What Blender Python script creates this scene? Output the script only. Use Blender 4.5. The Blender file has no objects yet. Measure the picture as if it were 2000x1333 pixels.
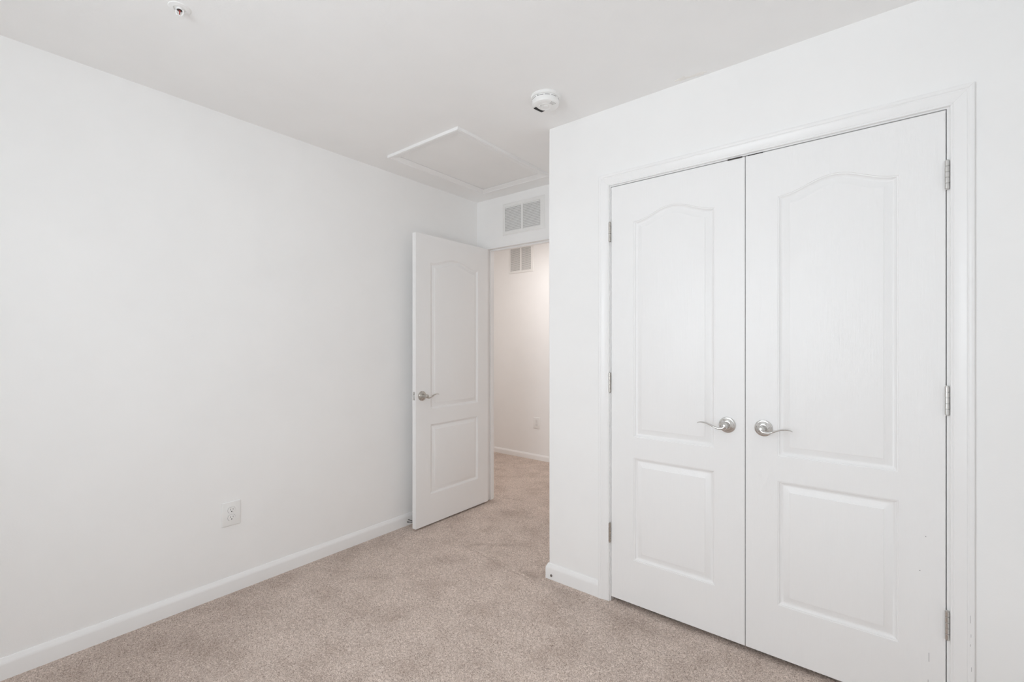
import bpy, bmesh, math, random
import numpy as np
from math import sin, cos, pi, radians
from mathutils import Vector, Matrix

random.seed(7)
rng = np.random.default_rng(7)
scene = bpy.context.scene
COL = scene.collection

# ------------------------------------------------------------------ camera
cam_d = bpy.data.cameras.new('camera')
cam = bpy.data.objects.new('camera', cam_d)
COL.objects.link(cam)
cam.location = (2.6148, -2.0991, 1.2741)
cam.rotation_euler = (radians(90), 0, radians(38.5915))
cam_d.sensor_width = 36.0
cam_d.lens = 900.276 * 36.0 / 2000.0
cam_d.shift_y = (673.38 - 666.5) / 2000.0
cam_d.clip_start = 0.02
scene.camera = cam

# ------------------------------------------------------------------ light
world = bpy.data.worlds.new('overcast_sky')
world.use_nodes = True
bg = world.node_tree.nodes['Background']
bg.inputs[0].default_value = (0.90, 0.95, 1.0, 1)
bg.inputs[1].default_value = 1.0
scene.world = world


def area(name, loc, rot, sx, sy, power, col):
    d = bpy.data.lights.new(name, 'AREA')
    d.shape = 'RECTANGLE'
    d.size, d.size_y = sx, sy
    d.energy = power
    d.color = col
    o = bpy.data.objects.new(name, d)
    o.location = loc
    o.rotation_euler = rot
    COL.objects.link(o)
    return o


WX0, WX1, WZ0, WZ1 = 1.20, 2.20, 0.80, 2.20        # window of the near wall (behind the camera)
YN = -2.80                                         # near wall
XR = 3.06                                          # right wall
NT = 0.24                                          # unseen near wall's thickness, made deep to dim the left wall
area('window_daylight', ((WX0 + WX1) / 2, YN - NT + 0.055, (WZ0 + WZ1) / 2), (radians(90), 0, 0),
     WX1 - WX0 - .06, WZ1 - WZ0 - .06, 25.2, (0.87, 0.945, 1.0))
h_ = area('hall_ceiling_lamp', (0.03, 1.22, 2.42), (0, 0, 0), 0.45, 0.45, 9.6, (1.0, 0.94, 0.905))
h_.data.shape = 'DISK'

vs = scene.view_settings
vs.view_transform = 'Standard'
vs.look = 'None'
vs.gamma = 1.0
vs.use_curve_mapping = False
vs.exposure = 0.0
scene.cycles.max_bounces = 18
scene.cycles.diffuse_bounces = 16
scene.cycles.glossy_bounces = 6


# ------------------------------------------------------------------ materials
def new_mat(name, color, rough=0.5, metal=0.0, spec=0.5):
    m = bpy.data.materials.new(name)
    m.use_nodes = True
    b = m.node_tree.nodes['Principled BSDF']
    b.inputs['Base Color'].default_value = (*color, 1)
    b.inputs['Roughness'].default_value = rough
    b.inputs['Metallic'].default_value = metal
    b.inputs['Specular IOR Level'].default_value = spec
    return m, m.node_tree, b


def noise(nt, scale, detail=2.0, rough=0.5, vec=None):
    n = nt.nodes.new('ShaderNodeTexNoise')
    n.inputs['Scale'].default_value = scale
    n.inputs['Detail'].default_value = detail
    n.inputs['Roughness'].default_value = rough
    if vec is not None:
        nt.links.new(vec, n.inputs['Vector'])
    return n


def coords(nt, scale=(1, 1, 1), rot=(0, 0, 0)):
    tc = nt.nodes.new('ShaderNodeTexCoord')
    mp = nt.nodes.new('ShaderNodeMapping')
    mp.inputs['Scale'].default_value = scale
    mp.inputs['Rotation'].default_value = rot
    nt.links.new(tc.outputs['Object'], mp.inputs['Vector'])
    return mp.outputs['Vector']


def bump(nt, b, fac, strength, dist):
    bp = nt.nodes.new('ShaderNodeBump')
    bp.inputs['Strength'].default_value = strength
    bp.inputs['Distance'].default_value = dist
    nt.links.new(fac, bp.inputs['Height'])
    nt.links.new(bp.outputs['Normal'], b.inputs['Normal'])


def ramp(nt, fac, stops):
    r = nt.nodes.new('ShaderNodeValToRGB')
    e = r.color_ramp.elements
    while len(e) < len(stops):
        e.new(0.5)
    for i, (p, c) in enumerate(stops):
        e[i].position = p
        e[i].color = (*c, 1)
    nt.links.new(fac, r.inputs['Fac'])
    return r


def paint(name, color, rough, spec, bscale, bstr, var=0.012):
    m, nt, b = new_mat(name, color, rough, 0, spec)
    v = coords(nt)
    n = noise(nt, 2.2, 4, 0.6, v)
    lo = tuple(c * (1 - var) for c in color)
    hi = tuple(min(1, c * (1 + var)) for c in color)
    r = ramp(nt, n.outputs['Fac'], [(0.35, lo), (0.65, hi)])
    nt.links.new(r.outputs['Color'], b.inputs['Base Color'])
    n2 = noise(nt, bscale, 3, 0.6, v)
    bump(nt, b, n2.outputs['Fac'], bstr, 0.002)
    return m


M_WALL = paint('wall_paint', (0.915, 0.915, 0.912), 0.6, 0.35, 160, 0.10)
M_CEIL = paint('ceiling_paint', (0.915, 0.915, 0.912), 0.8, 0.2, 120, 0.12)
M_TRIM = paint('trim_paint', (0.90, 0.90, 0.90), 0.34, 0.5, 60, 0.03, 0.004)
M_HATCH = paint('hatch_paint', (0.88, 0.88, 0.876), 0.8, 0.2, 90, 0.15)


def door_paint(name, along_x=False):
    m, nt, b = new_mat(name, (0.90, 0.90, 0.90), 0.36, 0, 0.5)
    v = coords(nt, (5, 60, 60) if along_x else (60, 60, 2.4))
    n = noise(nt, 3.0, 5, 0.65, v)
    w = nt.nodes.new('ShaderNodeMath')
    w.operation = 'POWER'
    w.inputs[1].default_value = 2.0
    nt.links.new(n.outputs['Fac'], w.inputs[0])
    bump(nt, b, w.outputs[0], 0.42, 0.0024)
    return m


M_DOOR = door_paint('door_paint')


def nickel(name, col, rough):
    m, nt, b = new_mat(name, col, rough, 1.0, 0.5)
    n = noise(nt, 60, 2, 0.5, coords(nt))
    r = ramp(nt, n.outputs['Fac'], [(0.3, (rough * 0.94,) * 3), (0.7, (rough * 1.06,) * 3)])
    nt.links.new(r.outputs['Color'], b.inputs['Roughness'])
    return m


M_NICKEL = nickel('satin_nickel', (0.66, 0.65, 0.635), 0.22)
M_NICKEL_D = nickel('worn_nickel', (0.54, 0.515, 0.48), 0.28)
M_CHROME = nickel('chrome', (0.8, 0.8, 0.8), 0.12)
M_STEEL = nickel('dark_steel', (0.30, 0.29, 0.28), 0.35)


def plain(name, col, rough=0.5, spec=0.5, var=0.05, scale=40):
    m, nt, b = new_mat(name, col, rough, 0, spec)
    n = noise(nt, scale, 2, 0.5, coords(nt))
    r = ramp(nt, n.outputs['Fac'], [(0.3, tuple(c * (1 - var) for c in col)), (0.7, tuple(min(1, c * (1 + var)) for c in col))])
    nt.links.new(r.outputs['Color'], b.inputs['Base Color'])
    return m


M_DARK = plain('dark_cavity', (0.025, 0.024, 0.023), 0.9, 0.1)
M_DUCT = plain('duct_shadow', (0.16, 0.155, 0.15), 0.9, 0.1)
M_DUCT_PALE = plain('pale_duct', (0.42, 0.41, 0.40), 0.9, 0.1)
M_BLACK = plain('black_plastic', (0.012, 0.012, 0.013), 0.5, 0.4)
M_BRONZE = plain('dark_bronze', (0.045, 0.038, 0.033), 0.45, 0.5)
M_PLASTIC = plain('white_plastic', (0.88, 0.88, 0.87), 0.38, 0.5, 0.006)
M_VENT = plain('vent_enamel', (0.86, 0.86, 0.85), 0.42, 0.5, 0.006)
M_SCUFF_SHADE = plain('scuff_and_shade', (0.45, 0.44, 0.45), 0.7, 0.2)
M_SPACKLE = plain('spackle', (0.88, 0.86, 0.83), 0.9, 0.2, 0.02)


def red_glass():
    m, nt, b = new_mat('red_bulb', (0.35, 0.03, 0.02), 0.15, 0, 0.6)
    n = noise(nt, 90, 2, 0.5, coords(nt))
    r = ramp(nt, n.outputs['Fac'], [(0.3, (0.22, 0.02, 0.015)), (0.7, (0.5, 0.06, 0.04))])
    nt.links.new(r.outputs['Color'], b.inputs['Base Color'])
    return m


M_RED = red_glass()


def carpet_mat():
    m, nt, b = new_mat('beige_carpet', (0.45, 0.36, 0.31), 1.0, 0, 0.0)
    v = coords(nt)
    tuft = noise(nt, 225, 3, 0.72, v)          # single tufts
    fleck = noise(nt, 75, 3, 0.7, v)         # flecks of several tufts
    blot = noise(nt, 5.5, 4, 0.6, v)          # pile lying this way and that, wear
    a = ramp(nt, tuft.outputs['Fac'], [(0.34, (0.27, 0.205, 0.165)), (0.44, (0.56, 0.455, 0.39)), (0.53, (0.68, 0.565, 0.50)), (0.66, (0.92, 0.81, 0.735))])
    c = ramp(nt, fleck.outputs['Fac'], [(0.33, (0.84, 0.825, 0.815)), (0.52, (1.0, 1.0, 1.0)), (0.68, (1.06, 1.06, 1.06))])
    d = ramp(nt, blot.outputs['Fac'], [(0.33, (0.86, 0.84, 0.825)), (0.52, (1.0, 1.0, 1.0)), (0.68, (1.06, 1.06, 1.06))])
    m1 = nt.nodes.new('ShaderNodeMixRGB'); m1.blend_type = 'MULTIPLY'; m1.inputs[0].default_value = 1
    m2 = nt.nodes.new('ShaderNodeMixRGB'); m2.blend_type = 'MULTIPLY'; m2.inputs[0].default_value = 1
    nt.links.new(a.outputs[0], m1.inputs[1]); nt.links.new(c.outputs[0], m1.inputs[2])
    nt.links.new(m1.outputs[0], m2.inputs[1]); nt.links.new(d.outputs[0], m2.inputs[2])
    at = nt.nodes.new('ShaderNodeAttribute'); at.attribute_name = 'dirt_shade'
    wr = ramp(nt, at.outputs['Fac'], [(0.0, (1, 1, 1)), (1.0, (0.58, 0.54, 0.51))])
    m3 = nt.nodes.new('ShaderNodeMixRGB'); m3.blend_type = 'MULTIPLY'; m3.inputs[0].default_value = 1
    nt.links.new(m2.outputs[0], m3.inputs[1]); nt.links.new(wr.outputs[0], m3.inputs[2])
    nt.links.new(m3.outputs[0], b.inputs['Base Color'])
    bump(nt, b, tuft.outputs['Fac'], 0.6, 0.006)
    b.inputs['Sheen Weight'].default_value = 0.15
    b.inputs['Sheen Roughness'].default_value = 0.6
    return m


M_CARPET = carpet_mat()


def glass_mat():
    m = bpy.data.materials.new('window_glass')
    m.use_nodes = True
    nt = m.node_tree
    nt.nodes.remove(nt.nodes['Principled BSDF'])
    out = nt.nodes['Material Output']
    t = nt.nodes.new('ShaderNodeBsdfTransparent')
    g = nt.nodes.new('ShaderNodeBsdfGlossy'); g.inputs['Roughness'].default_value = 0.02
    f = nt.nodes.new('ShaderNodeFresnel'); f.inputs['IOR'].default_value = 1.45
    mx = nt.nodes.new('ShaderNodeMixShader')
    nt.links.new(f.outputs[0], mx.inputs[0]); nt.links.new(t.outputs[0], mx.inputs[1]); nt.links.new(g.outputs[0], mx.inputs[2])
    nt.links.new(mx.outputs[0], out.inputs[0])
    return m


M_GLASS = glass_mat()


# ------------------------------------------------------------------ helpers
def obj(name, bm, mat, parent=None, smooth=None, loc=None):
    me = bpy.data.meshes.new(name)
    bmesh.ops.recalc_face_normals(bm, faces=bm.faces)
    bm.to_mesh(me)
    bm.free()
    for mm in (mat if isinstance(mat, (list, tuple)) else [mat]):
        me.materials.append(mm)
    if smooth is not None:
        me.polygons.foreach_set('use_smooth', [True] * len(me.polygons))
        me.set_sharp_from_angle(angle=radians(smooth))
    o = bpy.data.objects.new(name, me)
    COL.objects.link(o)
    if parent is not None:
        o.parent = parent
    if loc is not None:
        o.location = loc
    return o


def tag(o, label, cat, kind=None, group=None):
    o['label'] = label
    o['category'] = cat
    if kind:
        o['kind'] = kind
    if group:
        o['group'] = group
    return o


def root(name, label, cat, loc, rotz=0.0, kind=None, group=None):
    e = bpy.data.objects.new(name, None)
    e.empty_display_size = 0.05
    COL.objects.link(e)
    e.location = loc
    e.rotation_euler = (0, 0, rotz)
    return tag(e, label, cat, kind, group)


def box(bm, x0, x1, y0, y1, z0, z1, bev=0.0, seg=2):
    r = bmesh.ops.create_cube(bm, size=1.0)
    vs_ = r['verts']
    for v in vs_:
        v.co = Vector((x0 + (v.co.x + .5) * (x1 - x0), y0 + (v.co.y + .5) * (y1 - y0), z0 + (v.co.z + .5) * (z1 - z0)))
    if bev > 0:
        es = list({e for v in vs_ for e in v.link_edges})
        bmesh.ops.bevel(bm, geom=es, offset=bev, segments=seg, profile=0.5, affect='EDGES')


def quad_cells(bm, us, ws, keep, place, d0, d1):
    """Wall slab with holes: grid cells that `keep` says are solid, extruded from d0 to d1, no inner faces."""
    V = {}

    def vert(i, j, k):
        if (i, j, k) not in V:
            V[(i, j, k)] = bm.verts.new(place(us[i], ws[j], d0 if k == 0 else d1))
        return V[(i, j, k)]
    nu, nw = len(us) - 1, len(ws) - 1

    def solid(i, j):
        return 0 <= i < nu and 0 <= j < nw and keep((us[i] + us[i + 1]) / 2, (ws[j] + ws[j + 1]) / 2)
    for i in range(nu):
        for j in range(nw):
            if not solid(i, j):
                continue
            for k in (0, 1):
                bm.faces.new([vert(i, j, k), vert(i + 1, j, k), vert(i + 1, j + 1, k), vert(i, j + 1, k)])
            for (a, b_, di, dj) in (((i, j), (i + 1, j), 0, -1), ((i + 1, j), (i + 1, j + 1), 1, 0),
                                    ((i + 1, j + 1), (i, j + 1), 0, 1), ((i, j + 1), (i, j), -1, 0)):
                if not solid(i + di, j + dj):
                    bm.faces.new([vert(*a, 0), vert(*b_, 0), vert(*b_, 1), vert(*a, 1)])


def lathe(bm, prof, axis_o, axis_d, seg=48, cap=True):
    """prof: (radius, height along axis)."""
    d = Vector(axis_d).normalized()
    a = Vector((0, 0, 1)) if abs(d.z) < 0.9 else Vector((1, 0, 0))
    u = d.cross(a).normalized()
    w = d.cross(u).normalized()
    o = Vector(axis_o)
    rings = []
    for r, h in prof:
        if r < 1e-6:
            rings.append([bm.verts.new(o + d * h)])
        else:
            rings.append([bm.verts.new(o + d * h + (u * cos(2 * pi * k / seg) + w * sin(2 * pi * k / seg)) * r) for k in range(seg)])
    for A, B in zip(rings[:-1], rings[1:]):
        for k in range(seg):
            k2 = (k + 1) % seg
            if len(A) == 1 and len(B) == 1:
                continue
            if len(A) == 1:
                bm.faces.new([A[0], B[k], B[k2]])
            elif len(B) == 1:
                bm.faces.new([A[k], A[k2], B[0]])
            else:
                bm.faces.new([A[k], A[k2], B[k2], B[k]])
    if cap:
        for R in (rings[0], rings[-1]):
            if len(R) > 1:
                bm.faces.new(R)


def catmull(pts, n):
    P = [Vector(p) for p in pts]
    P = [2 * P[0] - P[1]] + P + [2 * P[-1] - P[-2]]
    out = []
    for i in range(1, len(P) - 2):
        for k in range(n):
            t = k / n
            a, b, c, d = P[i - 1], P[i], P[i + 1], P[i + 2]
            out.append(0.5 * ((2 * b) + (c - a) * t + (2 * a - 5 * b + 4 * c - d) * t * t + (3 * b - a - 3 * c + d) * t ** 3))
    out.append(P[-2])
    return out


def lerp_list(vals, n):
    out = []
    for a, b in zip(vals[:-1], vals[1:]):
        for k in range(n):
            s = k / n
            out.append(a + (b - a) * s)
    out.append(vals[-1])
    return out


def tube(bm, pts, rw, rh, side, seg=14):
    """Sweep an ellipse (rw across `side`, rh across the other) along pts."""
    rings = []
    S = Vector(side)
    for i, p in enumerate(pts):
        t = (pts[min(i + 1, len(pts) - 1)] - pts[max(i - 1, 0)]).normalized()
        u = (S - t * S.dot(t)).normalized()
        w = t.cross(u).normalized()
        rings.append([bm.verts.new(p + u * (cos(2 * pi * k / seg) * rw[i]) + w * (sin(2 * pi * k / seg) * rh[i])) for k in range(seg)])
    for A, B in zip(rings[:-1], rings[1:]):
        for k in range(seg):
            bm.faces.new([A[k], A[(k + 1) % seg], B[(k + 1) % seg], B[k]])
    bm.faces.new(rings[0])
    bm.faces.new(rings[-1])


def prism(bm, poly, place, a, b):
    """Extrude the closed 2-D outline poly from a to b; place(p, q, s) gives the point."""
    A = [bm.verts.new(place(p, q, a)) for p, q in poly]
    B = [bm.verts.new(place(p, q, b)) for p, q in poly]
    n = len(poly)
    for k in range(n):
        bm.faces.new([A[k], A[(k + 1) % n], B[(k + 1) % n], B[k]])
    bm.faces.new(A)
    bm.faces.new(B)


# ------------------------------------------------------------------ dimensions
HC = 2.4517          # ceiling
XC = 1.1994          # closet corner
YD, YD2 = 0.714, 0.804   # wall with the bedroom door
YH = 2.0635          # far hall wall
XHL, XHR = -1.9, 1.75

# ------------------------------------------------------------------ setting
# floor: carpet with real pile, fine where the photograph looks closely
def carpet():
    def axis(segs):
        a = [segs[0][0]]
        for lo, hi, st in segs:
            n = max(1, int(round((hi - lo) / st)))
            a += list(lo + (hi - lo) * (np.arange(1, n + 1) / n))
        return np.array(a)
    xs = axis([(XHL - .1, -1.3, .05), (-1.3, 0.0, .014), (0.0, 2.45, .0056), (2.45, XR + .1, .012)])
    ys = axis([(YN - .1, -1.95, .05), (-1.95, 0.75, .0056), (0.75, YH + .1, .012)])
    X, Y = np.meshgrid(xs, ys)
    h = rng.random(X.shape)
    big = (h - 0.95) * 0.0048
    big += (rng.random(X.shape) - .5) * 0.0016
    # wide lie of the pile
    big += 0.0010 * np.sin(X * 7.1 + 1.3 * np.sin(Y * 5.3)) * np.sin(Y * 6.1 + 1.7 * np.sin(X * 4.0))
    # the seam of two carpet pieces, running from the closet corner towards the door
    line = 0.018 - 0.162 * (X - 0.548) + 0.004 * np.sin(X * 19) + 0.003 * np.sin(X * 47 + 1)
    on = np.clip((X - 0.47) / .1, 0, 1) * np.clip((1.16 - X) / .1, 0, 1)
    dd = Y - line
    big += on * (0.0030 * np.exp(-(dd / 0.007) ** 2) - 0.0048 * np.exp(-((dd + 0.013) / 0.007) ** 2))
    # dirt and pile shading put into the colour: spots by seam, closet corner, doorway
    dirt_shade = np.zeros(X.shape)
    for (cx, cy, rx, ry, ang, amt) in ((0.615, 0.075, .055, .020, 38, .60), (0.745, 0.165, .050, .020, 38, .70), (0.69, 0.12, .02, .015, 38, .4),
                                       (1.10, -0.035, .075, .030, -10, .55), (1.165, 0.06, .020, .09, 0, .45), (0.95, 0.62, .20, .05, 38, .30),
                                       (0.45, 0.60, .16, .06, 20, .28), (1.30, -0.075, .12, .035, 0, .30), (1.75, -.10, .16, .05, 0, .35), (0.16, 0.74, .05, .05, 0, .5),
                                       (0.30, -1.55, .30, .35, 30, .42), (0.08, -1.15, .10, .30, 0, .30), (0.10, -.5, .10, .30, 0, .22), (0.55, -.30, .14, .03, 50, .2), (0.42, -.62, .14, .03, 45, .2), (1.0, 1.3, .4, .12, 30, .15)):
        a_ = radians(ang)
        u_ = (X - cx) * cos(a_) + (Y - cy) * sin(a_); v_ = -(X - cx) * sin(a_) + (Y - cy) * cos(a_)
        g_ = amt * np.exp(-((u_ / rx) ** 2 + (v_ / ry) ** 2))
        dirt_shade = np.maximum(dirt_shade, g_)
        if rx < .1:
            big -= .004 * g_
    dirt_shade = np.clip(dirt_shade + on * .34 * np.exp(-((dd + 0.013) / 0.007) ** 2) - on * .15 * np.exp(-(dd / .007) ** 2), 0, 1)  # seam groove darkened, ridge lightened: their shading put into the colour
    dirt_shade *= 0.75 + 0.5 * rng.random(X.shape)
    # trodden flat against the baseboards
    edge = np.clip((.040 - X) / .02, 0, 1) * (Y < .71)
    edge = np.maximum(edge, np.clip((.034 - np.abs(Y + .014)) / .012, 0, 1) * (X > 1.17))
    edge = np.maximum(edge, np.clip((.034 - np.abs(X - 1.185)) / .012, 0, 1) * (Y > -.03) * (Y < .72))
    edge = np.maximum(edge, np.clip((Y - (YH - .05)) / .02, 0, 1))
    big = big * (1 - .75 * edge) - .0012 * edge
    Z = np.minimum(big, 0.004)
    ny, nx = X.shape
    co = np.stack([X + (rng.random(X.shape) - .5) * .002, Y + (rng.random(X.shape) - .5) * .002, Z], -1).reshape(-1, 3)
    idx = np.arange(nx * ny).reshape(ny, nx)
    q = np.stack([idx[:-1, :-1], idx[:-1, 1:], idx[1:, 1:], idx[1:, :-1]], -1).reshape(-1, 4)
    me = bpy.data.meshes.new('floor')
    me.vertices.add(len(co)); me.vertices.foreach_set('co', co.ravel())
    me.loops.add(q.size); me.loops.foreach_set('vertex_index', q.ravel().astype(np.int32))
    me.polygons.add(len(q)); me.polygons.foreach_set('loop_start', (np.arange(len(q)) * 4).astype(np.int32))
    me.update(calc_edges=True)
    me.validate()
    me.polygons.foreach_set('use_smooth', [True] * len(me.polygons))
    at = me.attributes.new('dirt_shade', 'FLOAT', 'POINT')
    at.data.foreach_set('value', dirt_shade.ravel().astype(np.float32))
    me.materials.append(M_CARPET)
    o = bpy.data.objects.new('floor', me)
    COL.objects.link(o)
    return tag(o, 'beige cut pile carpet covering the bedroom and hall floor', 'carpet', 'structure')


carpet()

bm = bmesh.new(); box(bm, XHL - .1, XR + .1, YN - .1, YH + .1, HC, HC + .1)
tag(obj('ceiling', bm, M_CEIL), 'flat white painted ceiling', 'ceiling', 'structure')

bm = bmesh.new(); box(bm, -.1, 0, YN - .1, YD + .02, -.02, HC)
tag(obj('wall_left', bm, M_WALL), 'long plain white wall with the low outlet, left of the open door', 'wall', 'structure')

# wall with the bedroom door (it is also the closet's back and the hall's near side)
JX0, JX1, JZ = 0.106, 0.862, 2.050     # clear opening between the jambs
def keep_far(u, w): return not (JX0 - .019 < u < JX1 + .019 and w < JZ + .019)
bm = bmesh.new()
quad_cells(bm, [XHL - .1, JX0 - .019, JX1 + .019, XR + .1], [-.02, JZ + .019, HC], keep_far, lambda u, w, d: Vector((u, d, w)), YD, YD2)
tag(obj('wall_back', bm, M_WALL), 'short white wall around the open bedroom doorway', 'wall', 'structure')

# closet front wall
CX0, CX1, CZ = 1.5675, 2.7888, 2.0585   # clear opening
def keep_cl(u, w): return not (CX0 - .019 < u < CX1 + .019 and w < CZ + .019)
bm = bmesh.new()
quad_cells(bm, [XC, CX0 - .019, CX1 + .019, XR + .05], [-.02, CZ + .019, HC], keep_cl, lambda u, w, d: Vector((u, d, w)), 0.0, 0.09)
be = [e for e in bm.edges if all(abs(v.co.x - XC) < 1e-5 and abs(v.co.y) < 1e-5 for v in e.verts)]
bmesh.ops.bevel(bm, geom=be, offset=.006, segments=4, profile=.5, affect='EDGES')
tag(obj('wall_closet', bm, M_WALL, smooth=30), 'white closet wall around the pair of closet doors', 'wall', 'structure')
bm = bmesh.new(); box(bm, XC, XC + .09, 0.0901, YD, -.02, HC)
tag(obj('wall_closet_side', bm, M_WALL), 'white side wall of the closet facing the bedroom doorway', 'wall', 'structure')

bm = bmesh.new(); box(bm, XR, XR + .1, YN - .1, YD, -.02, HC)
tag(obj('wall_right', bm, M_WALL), 'plain white wall behind the camera on the right', 'wall', 'structure')

def keep_near(u, w): return not (WX0 < u < WX1 and WZ0 < w < WZ1)
bm = bmesh.new()
quad_cells(bm, [0, WX0, WX1, XR], [-.02, WZ0, WZ1, HC], keep_near, lambda u, w, d: Vector((u, d, w)), YN - NT, YN)
tag(obj('wall_near', bm, M_WALL), 'white window wall behind the camera', 'wall', 'structure')

bm = bmesh.new(); box(bm, XHL - .1, XHR + .1, YH, YH + .1, -.02, HC)
tag(obj('wall_hall', bm, M_WALL), 'white hall wall seen through the open doorway', 'wall', 'structure')
bm = bmesh.new(); box(bm, XHL - .1, XHL, YD2, YH, -.02, HC)
tag(obj('wall_hall_left', bm, M_WALL), 'white end wall of the hall on the left, behind the open door', 'wall', 'structure')
bm = bmesh.new(); box(bm, XHR, XHR + .1, YD2, YH, -.02, HC)
tag(obj('wall_hall_right', bm, M_WALL), 'white end wall of the hall on the right, behind the closet', 'wall', 'structure')

# the window the daylight comes through, behind the camera
def window(name, label, loc, rotz, hw, hh):
    w = root(name, label, 'window', loc, rotz, 'structure')
    bm = bmesh.new()
    for a in ((-hw, -hw + .045, 0, hh), (hw - .045, hw, 0, hh), (-hw + .045, hw - .045, 0, .045), (-hw + .045, hw - .045, hh - .045, hh),
              (-hw + .045, hw - .045, hh / 2 - .02, hh / 2 + .02)):
        box(bm, a[0], a[1], -NT + .005, -NT + .045, a[2], a[3], .002, 1)
    obj('window_frame', bm, M_TRIM, w)
    bm = bmesh.new(); box(bm, -hw + .045, hw - .045, -NT + .022, -NT + .026, .045, hh - .045)
    obj('pane', bm, M_GLASS, w)
    bm = bmesh.new(); box(bm, -hw, hw, -NT + .06, .035, -.022, -.001, .004, 2)
    obj('window_sill', bm, M_TRIM, w)


window('window_1', 'white sash window in the wall behind the camera', ((WX0 + WX1) / 2, YN, WZ0), 0, (WX1 - WX0) / 2, WZ1 - WZ0)

# baseboards
BP = [(0, 0), (.0140, 0), (.0140, .058), (.0132, .064), (.0100, .071), (.0068, .077), (.0052, .081), (.0040, .083), (0, .083)]
BPH = [(a, b * .75) for a, b in BP]


def baseboard(name, segs, label, prof=BP):
    """segs: runs of (place function, from, to) joined in one board"""
    bm = bmesh.new()
    for place, a, b in segs:
        prism(bm, prof, place, a, b)
    return tag(obj(name, bm, M_TRIM, smooth=25), label, 'baseboard', 'structure')


baseboard('baseboard_left', [(lambda p, q, s: Vector((p, s, q - .004)), YN + .014, YD)],
          'white baseboard along the foot of the left wall')


def mitred(bm, prof, pts, normal_out):
    """Board run through plan points pts; offsets to the outside with true mitres."""
    P = [Vector((a, b, 0)) for a, b in pts]
    rings = []
    for i, p in enumerate(P):
        ds = []
        if i > 0: ds.append((P[i] - P[i - 1]).normalized())
        if i < len(P) - 1: ds.append((P[i + 1] - P[i]).normalized())
        ns = [Vector((d.y, -d.x, 0)) * normal_out for d in ds]
        n = sum(ns, Vector()) / len(ns)
        n = n / n.length_squared
        rings.append([bm.verts.new(p + n * a + Vector((0, 0, b))) for a, b in prof])
    k = len(prof)
    for A, B in zip(rings[:-1], rings[1:]):
        for j in range(k):
            bm.faces.new([A[j], A[(j + 1) % k], B[(j + 1) % k], B[j]])
    bm.faces.new(rings[0]); bm.faces.new(rings[-1])


bm = bmesh.new()
mitred(bm, [(a, b - .004) for a, b in BP], [(XC, YD - .001), (XC, 0.0), (1.5085, 0.0)], 1)
n_ = None
bbc = tag(obj('baseboard_closet', bm, M_TRIM, smooth=25), 'short white baseboard wrapping the closet corner', 'baseboard', 'structure')
baseboard('baseboard_right', [(lambda p, q, s: Vector((s, -p, q - .004)), 2.8495, XR)],
          'white baseboard stub at the right of the closet door casing')
baseboard('baseboard_hall', [(lambda p, q, s: Vector((s, YH - p, q - .004)), XHL, XHR)],
          'low white baseboard along the far hall wall', BPH)
baseboard('baseboard_back', [(lambda p, q, s: Vector((s, YD - p, q - .004)), .0145, .086), (lambda p, q, s: Vector((s, YD - p, q - .004)), .882, XC - .0145)],
          'white baseboard beside the bedroom doorway')

# door casings -------------------------------------------------------------
CP = [(0, 0), (0, .0085), (.0012, .0100), (.0052, .0100), (.0066, .0086), (.0082, .0086), (.0096, .0098), (.018, .0104), (.029, .0120), (.0345, .0136),
      (.0385, .0146), (.0405, .0134), (.0420, .0134), (.0440, .0152), (.0480, .0166), (.0530, .0166), (.0558, .0156), (.0570, .0136), (.0570, 0)]


def casing(name, label, x0, x1, zt, y, mirror=1, left=True, right=True):
    """x0,x1,zt: inner edges. Faces -Y for mirror=1."""
    r = root(name, label, 'door frame', ((x0 + x1) / 2, y, 0), 0, 'structure')
    cx = (x0 + x1) / 2
    h = (x1 - x0) / 2
    g = .0002

    def leg(sgn):
        bm = bmesh.new()
        A = [bm.verts.new(Vector((sgn * (h + w_), -mirror * t_, -.004))) for w_, t_ in CP]
        B = [bm.verts.new(Vector((sgn * (h + w_), -mirror * t_, zt + w_ - g))) for w_, t_ in CP]
        n = len(CP)
        for k in range(n):
            bm.faces.new([A[k], A[(k + 1) % n], B[(k + 1) % n], B[k]])
        bm.faces.new(A); bm.faces.new(B)
        return obj('side_casing', bm, M_TRIM, r, 22)
    out = {}
    if left: out['l'] = leg(-1)
    if right: out['r'] = leg(1)
    bm = bmesh.new()
    A = [bm.verts.new(Vector((-(h + w_ - g), -mirror * t_, zt + w_))) for w_, t_ in CP]
    B = [bm.verts.new(Vector(((h + w_ - g), -mirror * t_, zt + w_))) for w_, t_ in CP]
    n = len(CP)
    for k in range(n):
        bm.faces.new([A[k], A[(k + 1) % n], B[(k + 1) % n], B[k]])
    bm.faces.new(A); bm.faces.new(B)
    obj('head_casing', bm, M_TRIM, r, 22)
    return r, out


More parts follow.
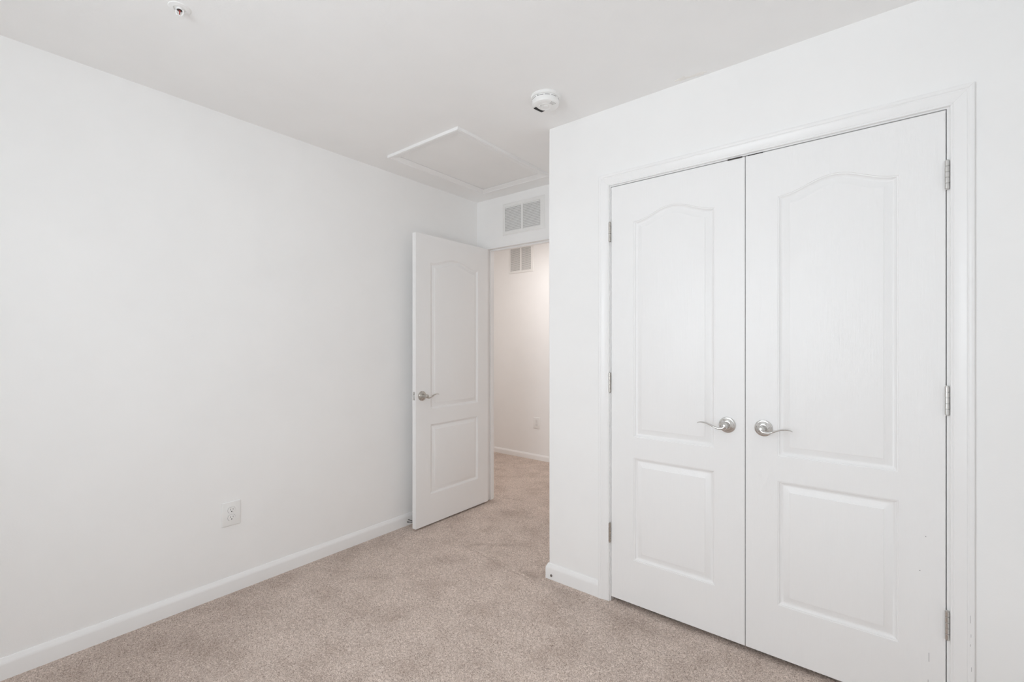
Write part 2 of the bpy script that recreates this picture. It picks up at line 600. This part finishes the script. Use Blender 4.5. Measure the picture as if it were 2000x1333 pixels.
def jamb(r, x0, x1, zt, d0, d1, ox, oy, stop=None):
    """Jamb boards inside the opening (clear x0..x1, zt) from depth d0 to d1, children of r."""
    bm = bmesh.new()
    box(bm, x0 - .019 - ox, x0 - ox, d0 - oy, d1 - oy, -.004, zt + .019)
    obj('side_jamb', bm, M_TRIM, r)
    bm = bmesh.new()
    box(bm, x1 - ox, x1 + .019 - ox, d0 - oy, d1 - oy, -.004, zt + .019)
    obj('side_jamb', bm, M_TRIM, r)
    bm = bmesh.new()
    box(bm, x0 - ox, x1 - ox, d0 - oy, d1 - oy, zt, zt + .019)
    obj('head_jamb', bm, M_TRIM, r)
    if stop:
        s0, s1, th = stop
        for (a, b) in ((x0, x0 + th), (x1 - th, x1)):
            bm = bmesh.new()
            box(bm, a - ox, b - ox, s0 - oy, s1 - oy, -.004, zt, .0015, 1)
            obj('door_stop', bm, M_TRIM, r)
        bm = bmesh.new()
        box(bm, x0 + th - ox, x1 - th - ox, s0 - oy, s1 - oy, zt - th, zt, .0015, 1)
        obj('door_stop', bm, M_TRIM, r)


rc, legs = casing('trim_1', 'white moulded casing around the pair of closet doors', 1.5625, 2.7965, 2.0635, 0.0)
jamb(rc, CX0, CX1, CZ, 0.0005, 0.09, (1.5625 + 2.7965) / 2, 0.0)
# small scuffs on the right casing leg
bm = bmesh.new()
for (w_, z0, ln) in ((.046, .375, .024), (.0475, .33, .010), (.046, .30, .007), (.0485, .22, .014)):
    x = (2.7965 - 1.5625) / 2 + w_
    for k in range(1):
        box(bm, x, x + .0008, -.01690, -.0160, z0, z0 + ln, 0)
obj('scuff_marks', bm, M_SCUFF_SHADE, legs['r'])

rb = root('trim_2', 'white jamb lining of the open bedroom doorway', 'door frame', ((JX0 + JX1) / 2, YD, 0), 0, 'structure')
jamb(rb, JX0, JX1, JZ, YD + .0002, YD2, (JX0 + JX1) / 2, YD, (YD + .037, YD + .072, .011))


# ------------------------------------------------------------------ panel doors
def door_slab(bm, W, H, thick, px0, px1, lo, hi, arch):
    """Front face at y=0 looking to -Y. lo=(z0,z1) lower panel; hi=(z0,z1) upper panel whose top swells by `arch`."""
    #   inset,  depth (into the door)
    PR = [(0.0, 0.0), (.0012, .0020), (.0046, .0026), (.0056, .0044), (.0092, .0066), (.0132, .0090), (.0164, .0096),
          (.0188, .0092), (.0300, .0054), (.0402, .0022), (.0410, .0002), (.0428, .0)]
    NA = 40

    def outline(kind, d):
        pts = []
        a, b = px0 + d, px1 - d
        if kind == 'lo':
            z0, z1 = lo[0] + d, lo[1] - d
            ztop = lambda t: z1
        else:
            z0 = hi[0] + d
            ztop = lambda t: hi[1] - d * (.82 + .16 * (.5 + .5 * cos(pi * t))) + arch * (0.5 + 0.5 * cos(pi * t))
        pts += [(a, z0), (b, z0)]
        for k in range(NA + 1):
            t = 1 - 2 * k / NA
            pts.append(((a + b) / 2 + t * (b - a) / 2, ztop(t)))
        return pts

    outer = [bm.verts.new((x, 0, z)) for x, z in ((0, 0), (W, 0), (W, H), (0, H))]
    edges = [bm.edges.new((outer[k], outer[(k + 1) % 4])) for k in range(4)]
    front_loops = []
    for kind in ('lo', 'hi'):
        prev = None
        for i, (d, dep) in enumerate(PR):
            ring = [bm.verts.new((x, dep, z)) for x, z in outline(kind, d)]
            n = len(ring)
            if prev is None:
                edges += [bm.edges.new((ring[k], ring[(k + 1) % n])) for k in range(n)]
            else:
                for k in range(n):
                    bm.faces.new([prev[k], prev[(k + 1) % n], ring[(k + 1) % n], ring[k]])
            prev = ring
        bm.faces.new(prev)
    bmesh.ops.triangle_fill(bm, use_beauty=True, use_dissolve=False, edges=edges, normal=(0, -1, 0))
    back = [bm.verts.new((x, thick, z)) for x, z in ((0, 0), (W, 0), (W, H), (0, H))]
    for k in range(4):
        bm.faces.new([outer[k], outer[(k + 1) % 4], back[(k + 1) % 4], back[k]])
    bm.faces.new(back)


def lever(parent, cx, cz, sgn, mat, privacy=False):
    """Rosette and wave lever; sgn=+1 points the lever to +x. Axis -Y."""
    bm = bmesh.new()
    prof = [(.0335, 0.0), (.0335, -.0030), (.0328, -.0048), (.0300, -.0060), (.0272, -.0064), (.0262, -.0078), (.0245, -.0088), (.0205, -.0106),
            (.0175, -.0116), (.0165, -.0130), (.0140, -.0136)]
    lathe(bm, [(r, h) for r, h in prof], (cx, 0, cz), (0, 1, 0), 56)
    ro = obj('rosette', bm, mat, parent, 32)
    bm = bmesh.new()
    neck = [(.0140, -.0130), (.0135, -.0180), (.0125, -.0220), (.0122, -.0440), (.0128, -.0490), (.0135, -.0530), (.0132, -.0575), (.0112, -.0605), (.0072, -.0622), (0, -.0626)]
    lathe(bm, neck, (cx, 0, cz), (0, 1, 0), 32, cap=False)
    P = [(-.004, -.0500, .0075), (-.0035, -.0540, .0010), (.0040, -.0565, -.0068), (.0170, -.0570, -.0098), (.0330, -.0570, -.0075),
         (.0520, -.0570, .0008), (.0700, -.0570, .0076), (.0860, -.0565, .0098), (.0985, -.0555, .0088), (.1075, -.0540, .0050)]
    pts = catmull([(cx + sgn * a, b, cz + c) for a, b, c in P], 6)
    rw = lerp_list([.0060, .0072, .0078, .0080, .0080, .0080, .0080, .0076, .0066, .0036], 6)
    rh = lerp_list([.0075, .0082, .0074, .0058, .0046, .0037, .0033, .0029, .0024, .0015], 6)
    tube(bm, pts, rw, rh, (0, 1, 0), 16)
    lv = obj('lever_handle', bm, mat, ro, 40)
    if privacy:
        bm = bmesh.new()
        lathe(bm, [(.0050, -.0610), (.0050, -.0650), (.0042, -.0660), (0, -.0660)], (cx, 0, cz), (0, 1, 0), 20, cap=False)
        obj('lock_button', bm, M_NICKEL_D, ro, 40)
    return ro


def hinge(parent, x, y, zc, h=.094, r=.0062, leaf=None, mat=None):
    bm = bmesh.new()
    n = 5
    g = .0009
    kn = h / n
    for i in range(n):
        z0 = zc - h / 2 + i * kn + g / 2
        z1 = z0 + kn - g
        lathe(bm, [(r * .9, z0), (r, z0 + .0006), (r, z1 - .0006), (r * .9, z1)], (x, y, 0), (0, 0, 1), 20)
    lathe(bm, [(r * .62, zc - h / 2), (r * .62, zc + h / 2)], (x, y, 0), (0, 0, 1), 12)
    for s in (-1, 1):
        e = zc + s * h / 2
        lathe(bm, [(r * .8, e), (r * .8, e + s * .0014), (r * .5, e + s * .0030), (0, e + s * .0034)], (x, y, 0), (0, 0, 1), 16, cap=False)
    if leaf:
        box(bm, leaf[0], leaf[1], y, y + .03, zc - h / 2, zc + h / 2)
    return obj('hinge', bm, mat or M_NICKEL_D, parent, 40)


DZ, DH, DW = 0.0226, 2.0320, 0.6065


def closet_door(name, label, x, W):
    d = root(name, label, 'door', (x, 0.0008, DZ), 0, 'structure')
    bm = bmesh.new()
    door_slab(bm, W, DH, .035, .1165, .1165 + .3705, (.2105, .7065), (.8055, 1.8435), .0500)
    obj('door_panel', bm, M_DOOR, d, 30)
    return d


dl = closet_door('door_2', 'left closet door, white two-panel with arched upper panel', 1.5710, .6053)
dr = closet_door('door_3', 'right closet door, white two-panel with arched upper panel', 2.1795, DW)
lever(dl, 2.1090 - 1.5710, .9335 - DZ, -1, M_NICKEL)
lever(dr, 2.2460 - 2.1795, .9350 - DZ, 1, M_NICKEL)
for zc in (1.834, 1.085, .340):
    hinge(dl, 1.5655 - 1.5710, -.0066, zc - DZ, leaf=(-.0028, -.0012))
    hinge(dr, 2.7890 - 2.1795, -.0066, zc + .003 - DZ, leaf=(DW + .0004, DW + .0022), mat=M_NICKEL)
# dark boxes painted for the shaded catch notches above the meeting stiles
bm = bmesh.new(); box(bm, 2.110 - 1.5710, 2.1665 - 1.5710, -.0016, .020, DH - .0012, DH + .0050)
obj('catch_notch', bm, M_BRONZE, dl)
bm = bmesh.new(); box(bm, 2.188 - 2.1795, 2.243 - 2.1795, -.0012, .020, DH - .0005, DH + .0026)
obj('catch_notch', bm, M_BRONZE, dr)
# little dents and scuffs on the doors
bm = bmesh.new()
for (x, z, a, b_) in ((2.744, .20, .0016, .030), (2.742, .12, .0012, .018), (2.735, .62, .003, .003), (2.72, .50, .003, .003)):
    box(bm, x - 2.1795, x - 2.1795 + a, -.0003, .0005, z - DZ, z - DZ + b_)
obj('scuff_marks', bm, M_SCUFF_SHADE, dr)

# the open bedroom door, at right angles to its wall
BW = 0.7400
bd = root('door_1', 'open white bedroom door standing at right angles to its wall', 'door', (.1414, -.0518, .0104), radians(90), 'structure')
bm = bmesh.new()
door_slab(bm, BW, 2.0320, .035, .1330, .1330 + .4880, (.2070, .7010), (.8080, 1.8410), .0480)
obj('door_panel', bm, M_DOOR, bd, 30)
lever(bd, .0540, .9090, 1, M_NICKEL_D, True)
bm = bmesh.new(); box(bm, -.0014, .001, .0090, .0260, .910 - .0285, .910 + .0285, .0004, 1)
lp = obj('latch_plate', bm, M_NICKEL, bd)
bm = bmesh.new()
prism(bm, [(-.0095, .0105), (-.0100, .0125), (-.0030, .0185), (.0005, .0185), (.0005, .0105)], lambda p, q, s: Vector((p, q, s)), .900, .920)
obj('latch_bolt', bm, M_CHROME, lp)
bm = bmesh.new(); box(bm, -.0019, -.0012, .0185, .0245, .8985, .9215)
obj('latch_hole', bm, M_BLACK, lp)  # black box standing for the shade inside the latch cavity
for zc in (1.83, 1.03, .25):
    hinge(bd, BW + .004, .0400, zc, leaf=(BW + .0002, BW + .0022))


# ------------------------------------------------------------------ ceiling things
def attic_hatch():
    x0, x1, y0, y1 = .218, .838, -.340, .548
    cx, cy = (x0 + x1) / 2, (y0 + y1) / 2
    r = root('attic_hatch', 'white framed rectangular attic hatch in the ceiling before the doorway', 'hatch', (cx, cy, HC))
    hx, hy = (x1 - x0) / 2, (y1 - y0) / 2
    FP = [(.0570, .0), (.0570, .0060), (.0540, .0082), (.0470, .0090), (.0300, .0115), (.0200, .0140), (.0160, .0150), (.0145, .0135), (.0125, .0135),
          (.0105, .0165), (.0030, .0172), (.0, .0160), (.0, .0)]     # (inset from outer edge, drop)
    n = len(FP)
    g = .0002
    # four mitred lengths
    def length(a0, a1, horizontal, sgn):
        bm = bmesh.new()
        A, B = [], []
        for w_, t_ in FP:
            if horizontal:
                A.append(bm.verts.new((-(hx - w_) + g, sgn * (hy - w_), -t_)))
                B.append(bm.verts.new(((hx - w_) - g, sgn * (hy - w_), -t_)))
            else:
                A.append(bm.verts.new((sgn * (hx - w_), -(hy - w_) + g, -t_)))
                B.append(bm.verts.new((sgn * (hx - w_), (hy - w_) - g, -t_)))
        for k in range(n):
            bm.faces.new([A[k], A[(k + 1) % n], B[(k + 1) % n], B[k]])
        bm.faces.new(A); bm.faces.new(B)
        obj('frame_trim', bm, M_TRIM, r, 22)
    for s in (-1, 1):
        length(0, 0, True, s)
        length(0, 0, False, s)
    bm = bmesh.new()
    box(bm, -(hx - .0602), hx - .0572, -(hy - .0572), hy - .0602, -.0046, -.0012)
    obj('access_panel', bm, M_HATCH, r)
    bm = bmesh.new()
    box(bm, -(hx - .0570), hx - .0570, -(hy - .0570), hy - .0570, -.0010, -.0002)
    obj('panel_reveal', bm, M_DARK, r)
    return r


attic_hatch()


def smoke_detector():
    c = Vector((1.3730, -.2880, HC))
    r = root('smoke_detector', 'round white smoke detector on the ceiling near the closet corner', 'smoke detector', c)
    bm = bmesh.new()
    lathe(bm, [(.0690, 0), (.0700, -.0030), (.0700, -.0105), (.0680, -.0130), (.0600, -.0140)], (0, 0, 0), (0, 0, 1), 64)
    obj('mounting_base', bm, M_PLASTIC, r, 35)
    bm = bmesh.new()
    lathe(bm, [(.0600, -.0135), (.0630, -.0140), (.0640, -.0160), (.0640, -.0230), (.0638, -.0300),
               (.0625, -.0390), (.0605, -.0435), (.0560, -.0460), (.0480, -.0472), (.0340, -.0478), (.0330, -.0490), (.0270, -.0496), (.0255, -.0484),
               (.0150, -.0482), (.0140, -.0490), (0, -.0492)], (0, 0, 0), (0, 0, 1), 72, cap=False)
    body = obj('body', bm, M_PLASTIC, r, 35)
    # vent slots around the side, their shade painted as dark outside bands
    bm = bmesh.new()
    for a0, a1 in ((-128, -98), (-92, -64), (-59, -38), (-165, -140), (-30, -5), (10, 50), (60, 100), (110, 150), (160, 185)):
        ks = 10
        for k in range(ks):
            t0 = radians(a0 + (a1 - a0) * k / ks); t1 = radians(a0 + (a1 - a0) * (k + 1) / ks)
            q = []
            for (rr, zz) in ((.0643, -.0200), (.0643, -.0217)):
                q.append([bm.verts.new((rr * cos(t) , rr * sin(t), zz)) for t in (t0, t1)])
            q2 = []
            for (rr, zz) in ((.0630, -.0200), (.0630, -.0217)):
                q2.append([bm.verts.new((rr * cos(t) , rr * sin(t), zz)) for t in (t0, t1)])
            bm.faces.new([q[0][0], q[0][1], q[1][1], q[1][0]])
            bm.faces.new([q2[0][0], q2[1][0], q2[1][1], q2[0][1]])
            bm.faces.new([q[0][0], q2[0][0], q2[0][1], q[0][1]])
            bm.faces.new([q[1][0], q[1][1], q2[1][1], q2[1][0]])
    for a in (-91.5, -88):
        t = radians(a)
        lathe(bm, [(.0008, -.0200), (.0008, -.0160)], (.0640 * cos(t), .0640 * sin(t), 0), (0, 0, 1), 8)
    obj('vent_slots', bm, M_DUCT, body)
    # black sticker on the underside
    def on(x, y, z): return Vector((x - c.x, y - c.y, z))
    bm = bmesh.new()
    P = [(1.3199, -.3096), (1.3375, -.3160), (1.3372, -.2890), (1.3500, -.2610), (1.3297, -.2590)]
    zt = -.0466
    A = [bm.verts.new(on(x, y, -.0430)) for x, y in P]
    B = [bm.verts.new(on(x, y, -.0488)) for x, y in P]
    for k in range(5):
        bm.faces.new([A[k], A[(k + 1) % 5], B[(k + 1) % 5], B[k]])
    bm.faces.new(A); bm.faces.new(B)
    st = obj('sticker', bm, M_BLACK, body)
    st['label'] = 'black rectangular sticker'
    bm = bmesh.new()
    lathe(bm, [(.0030, -.0470), (.0030, -.0493), (0, -.0494)], on(1.3672, -.3165, 0), (0, 0, 1), 14, cap=False)
    obj('indicator_hole', bm, M_DUCT, body)
    bm = bmesh.new()
    lathe(bm, [(.0120, -.0480), (.0118, -.0502), (.0100, -.0510), (0, -.0512)], (.006, -.004, 0), (0, 0, 1), 28, cap=False)
    obj('test_button', bm, M_PLASTIC, body, 35)
    bm = bmesh.new()
    for k in range(4):
        a = radians(-22 + k * 9)
        p0 = Vector((.036 * cos(a), .036 * sin(a), -.0479)); p1 = Vector((.055 * cos(a), .055 * sin(a), -.0466))
        tube(bm, [p0, (p0 + p1) / 2, p1], [.0006] * 3, [.0006] * 3, (0, 0, 1), 6)
    obj('sound_slots', bm, M_DUCT, body)


smoke_detector()


def sprinkler():
    c = Vector((.7010, -1.5640, HC))
    r = root('fire_sprinkler', 'white fire sprinkler head with red bulb on the ceiling', 'sprinkler', c)
    r.scale = (1, 1, .84)
    bm = bmesh.new()
    lathe(bm, [(.0335, 0), (.0335, -.0018), (.0322, -.0032), (.0230, -.0050), (.0200, -.0060), (.0188, -.0050), (.0180, -.0012), (0, -.0010)], (0, 0, 0), (0, 0, 1), 48, cap=False)
    obj('escutcheon', bm, M_PLASTIC, r, 35)
    bm = bmesh.new()
    lathe(bm, [(.0105, -.0010), (.0105, -.0085), (.0085, -.0100), (0, -.0100)], (0, 0, 0), (0, 0, 1), 24, cap=False)
    # two arms that close on the boss
    for s in (-1, 1):
        pts = catmull([(s * .0098 * .62, s * .0098 * .78, -.006), (s * .0110 * .62, s * .0110 * .78, -.016), (s * .0092 * .62, s * .0092 * .78, -.026), (s * .003 * .62, s * .003 * .78, -.0335)], 6)
        tube(bm, pts, [.0018] * len(pts), [.0024] * len(pts), (.78, -.62, 0), 10)
    lathe(bm, [(.0030, -.0300), (.0045, -.0330), (.0045, -.0360), (.0030, -.0370), (0, -.0372)], (0, 0, 0), (0, 0, 1), 20, cap=False)
    fr = obj('frame', bm, M_PLASTIC, r, 40)
    bm = bmesh.new()
    lathe(bm, [(.0080, -.0368), (.0115, -.0374), (.0115, -.0384), (.0030, -.0388), (0, -.0388)], (0, 0, 0), (0, 0, 1), 32, cap=False)
    for k in range(10):
        a = 2 * pi * k / 10
        box(bm, .0105 * cos(a) - .0017, .0105 * cos(a) + .0017, .0105 * sin(a) - .0017, .0105 * sin(a) + .0017, -.0386, -.0372)
    obj('deflector', bm, M_PLASTIC, r, 40)
    bm = bmesh.new()
    lathe(bm, [(0, -.0095), (.0030, -.0105), (.0036, -.0125), (.0022, -.0150), (.0018, -.0200), (.0018, -.0260), (.0024, -.0285), (.0016, -.0305), (0, -.0310)], (0, 0, 0), (0, 0, 1), 20, cap=False)
    b = obj('bulb', bm, M_RED, r, 50)
    b['label'] = 'red glass bulb'
    bm = bmesh.new()
    lathe(bm, [(.0088, -.0100), (.0080, -.0108), (.0030, -.0112), (0, -.0112)], (0, 0, 0), (0, 0, 1), 24, cap=False)
    obj('seal_ring', bm, M_BRONZE, r, 50)


sprinkler()

# rough patch of filler on the ceiling above the closet
bm = bmesh.new()
def blob(bm, cx, cy, rx, ry, h, seed):
    rr = random.Random(seed)
    n = 22
    off = [1 + rr.uniform(-.28, .28) for _ in range(n)]
    rings = []
    for s, z in ((1, 0), (.86, -h), (.4, -h * 1.15)):
        rings.append([bm.verts.new((cx + cos(2 * pi * k / n) * rx * s * off[k], cy + sin(2 * pi * k / n) * ry * s * off[k], z)) for k in range(n)])
    for A, B in zip(rings[:-1], rings[1:]):
        for k in range(n):
            bm.faces.new([A[k], A[(k + 1) % n], B[(k + 1) % n], B[k]])
    bm.faces.new(rings[-1])
blob(bm, -.045, .000, .030, .013, .0012, 1)
blob(bm, .030, .010, .024, .012, .0014, 2)
blob(bm, .000, .006, .030, .009, .0009, 5)
tag(obj('filler_patch', bm, M_SPACKLE, None, 40, (1.975, -.034, HC)), 'rough white filler patch on the ceiling edge above the closet', 'patch')


# ------------------------------------------------------------------ air vents
def air_vent(name, label, x, y, z, W, H, fields, z0, z1, n, pitch_open, screws, duct, mat=M_VENT):
    """Local: centre of the grille on the wall, faces -Y."""
    r = root(name, label, 'vent', (x, y, z), 0, None, 'white slatted air vents')
    hw, hh = W / 2, H / 2
    rim = .006
    xs = sorted([-hw, -hw + rim, hw - rim, hw] + [v for f in fields for v in f])
    zs = [-hh, -hh + rim, z0, z1, hh - rim, hh]
    def keep(u, w_): return not (z0 < w_ < z1 and any(a < u < b for a, b in fields))
    bm = bmesh.new()
    quad_cells(bm, xs, zs, keep, lambda u, w_, d: Vector((u, d, w_)), -.0075, -.0003)
    for v in bm.verts:
        if v.co.y < -.007 and (abs(abs(v.co.x) - hw) < 1e-5 or abs(abs(v.co.z) - hh) < 1e-5):
            v.co.y = -.0035
    obj('grille_frame', bm, mat, r, 30)
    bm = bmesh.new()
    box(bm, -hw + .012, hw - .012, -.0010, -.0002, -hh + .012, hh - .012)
    obj('duct_back', bm, duct, r)  # flat plate on the wall, its tone standing for the duct's shade
    for a, b in fields:
        bm = bmesh.new()
        p = (z1 - z0) / n
        for k in range(n):
            zc = z0 + p * (k + .5)
            f = p * pitch_open
            # slat: front edge low, back edge high
            box(bm, a, a + .0028, -.0066, -.0012, zc - p * .27, zc + p * .27)
            prism(bm, [(-.0068, zc - f), (-.0068, zc - f + .0008), (-.0014, zc + f), (-.0014, zc + f - .0008)],
                  lambda q, w_, s: Vector((s, q, w_)), a + .0028, b)
        obj('louver', bm, mat, r)
    for sx, sz in screws:
        bm = bmesh.new()
        lathe(bm, [(.0042, -.0070), (.0042, -.0084), (.0034, -.0092), (0, -.0094)], (sx, 0, sz), (0, 1, 0), 18, cap=False)
        box(bm, sx - .003, sx + .003, -.0096, -.0090, sz - .0005, sz + .0005)
        obj('screw', bm, mat, r, 40)
    return r


air_vent('air_vent', 'white return air vent on the wall above the bedroom doorway', .480, YD, 2.259, .4020, .2480,
         [(-.178, -.014), (.002, .165)], -.098, .097, 16, .50, [(-.189, .003), (.189, .002)], M_DUCT_PALE)
air_vent('air_vent', 'tall white air vent high on the hall wall beyond the doorway', -.574, YH, 2.252, .3520, .3240,
         [(-.151, -.011), (.009, .142)], -.137, .139, 24, .45, [(-.163, 0), (.160, 0)], M_DUCT)


# ------------------------------------------------------------------ outlets
def outlet(label, loc, rotz):
    r = root('electrical_outlet', label, 'outlet', loc, rotz, None, 'white wall outlets')
    bm = bmesh.new()
    W, H = .0435, .0615
    box(bm, -W, W, -.0062, 0, -H, H, .0030, 3)
    obj('cover_plate', bm, M_PLASTIC, r, 35)
    for s in (-1, 1):
        bm = bmesh.new()
        # rounded receptacle face with flat top and bottom
        pts = []
        R = .0172
        for k in range(40):
            a = 2 * pi * k / 40
            pts.append((R * cos(a), max(-.0138, min(.0138, R * sin(a)))))
        prism(bm, pts, lambda p, q, d: Vector((p, d, q + s * .0195)), -.0088, -.0040)
        f = obj('receptacle', bm, M_PLASTIC, r, 30)
        bm = bmesh.new()
        zc = s * .0195
        box(bm, -.0072, -.0056, -.0090, -.0086, zc - .0012, zc + .0078)
        box(bm, .0056, .0072, -.0090, -.0086, zc + .0002, zc + .0076)
        lathe(bm, [(.0026, -.0086), (.0026, -.0090), (0, -.0090)], (0, 0, zc - .0072), (0, 1, 0), 14, cap=False)
        obj('socket_slots', bm, M_BLACK, f)
        # flat grey ring painted as the shadow groove around the receptacle
        bm = bmesh.new()
        ring = []
        for (sc, y_) in ((1.075, -.00630), (1.0, -.00630)):
            ring.append([bm.verts.new((p * sc, y_, q * sc + zc)) for p, q in pts])
        ring2 = [[bm.verts.new(v.co + Vector((0, .0006, 0))) for v in R_] for R_ in ring]
        n = len(pts)
        for k in range(n):
            k2 = (k + 1) % n
            bm.faces.new([ring[0][k], ring[0][k2], ring[1][k2], ring[1][k]])
            bm.faces.new([ring[0][k], ring2[0][k], ring2[0][k2], ring[0][k2]])
            bm.faces.new([ring[1][k], ring[1][k2], ring2[1][k2], ring2[1][k]])
            bm.faces.new([ring2[0][k], ring2[1][k], ring2[1][k2], ring2[0][k2]])
        obj('rim', bm, M_SCUFF_SHADE, f)
    bm = bmesh.new()
    lathe(bm, [(.0030, -.0060), (.0030, -.0068), (.0022, -.0074), (0, -.0075)], (0, 0, 0), (0, 1, 0), 16, cap=False)
    obj('screw', bm, M_PLASTIC, r, 40)


outlet('white double outlet low on the long left wall', (0, -1.1450, .4030), radians(90))
outlet('small white double outlet on the hall wall beyond the doorway', (-.3555, YH, .4060), 0)

# ------------------------------------------------------------------ small things low down
sc = root('door_stop_screw', 'round metal screw in the baseboard at the closet corner', 'screw', (1.2235, -.0140, .0215))
bm = bmesh.new()
lathe(bm, [(.0068, 0), (.0068, -.0030), (.0058, -.0042), (.0042, -.0044), (.0040, -.0020)], (0, 0, 0), (0, 1, 0), 28, cap=False)
obj('washer', bm, M_STEEL, sc, 40)
bm = bmesh.new()
lathe(bm, [(.0034, 0), (.0034, -.0034), (.0028, -.0046), (0, -.0048)], (0, 0, 0), (0, 1, 0), 20, cap=False)
box(bm, -.0026, .0026, -.0052, -.0046, -.0005, .0005)
box(bm, -.0005, .0005, -.0052, -.0046, -.0026, .0026)
obj('screw_head', bm, M_NICKEL, sc, 40)

bm = bmesh.new()
for tip, mid in (((.047, -.042, .0545), (.066, -.020, .043)), ((.046, -.050, .0400), (.066, -.024, .034))):
    pts = catmull([tip, (Vector(tip) * .75 + Vector(mid) * .25), mid, (.080, .010, .028), (.088, .060, .012), (.088, .12, .004)], 6)
    n = len(pts)
    rr = [.0030 if k < 8 else .0019 for k in range(n)]
    tube(bm, pts, rr, rr, (0, 0, 1), 10)
tag(obj('forked_cord', bm, M_BLACK, None, 50), 'thin black forked cord poking out from behind the open door', 'cord')
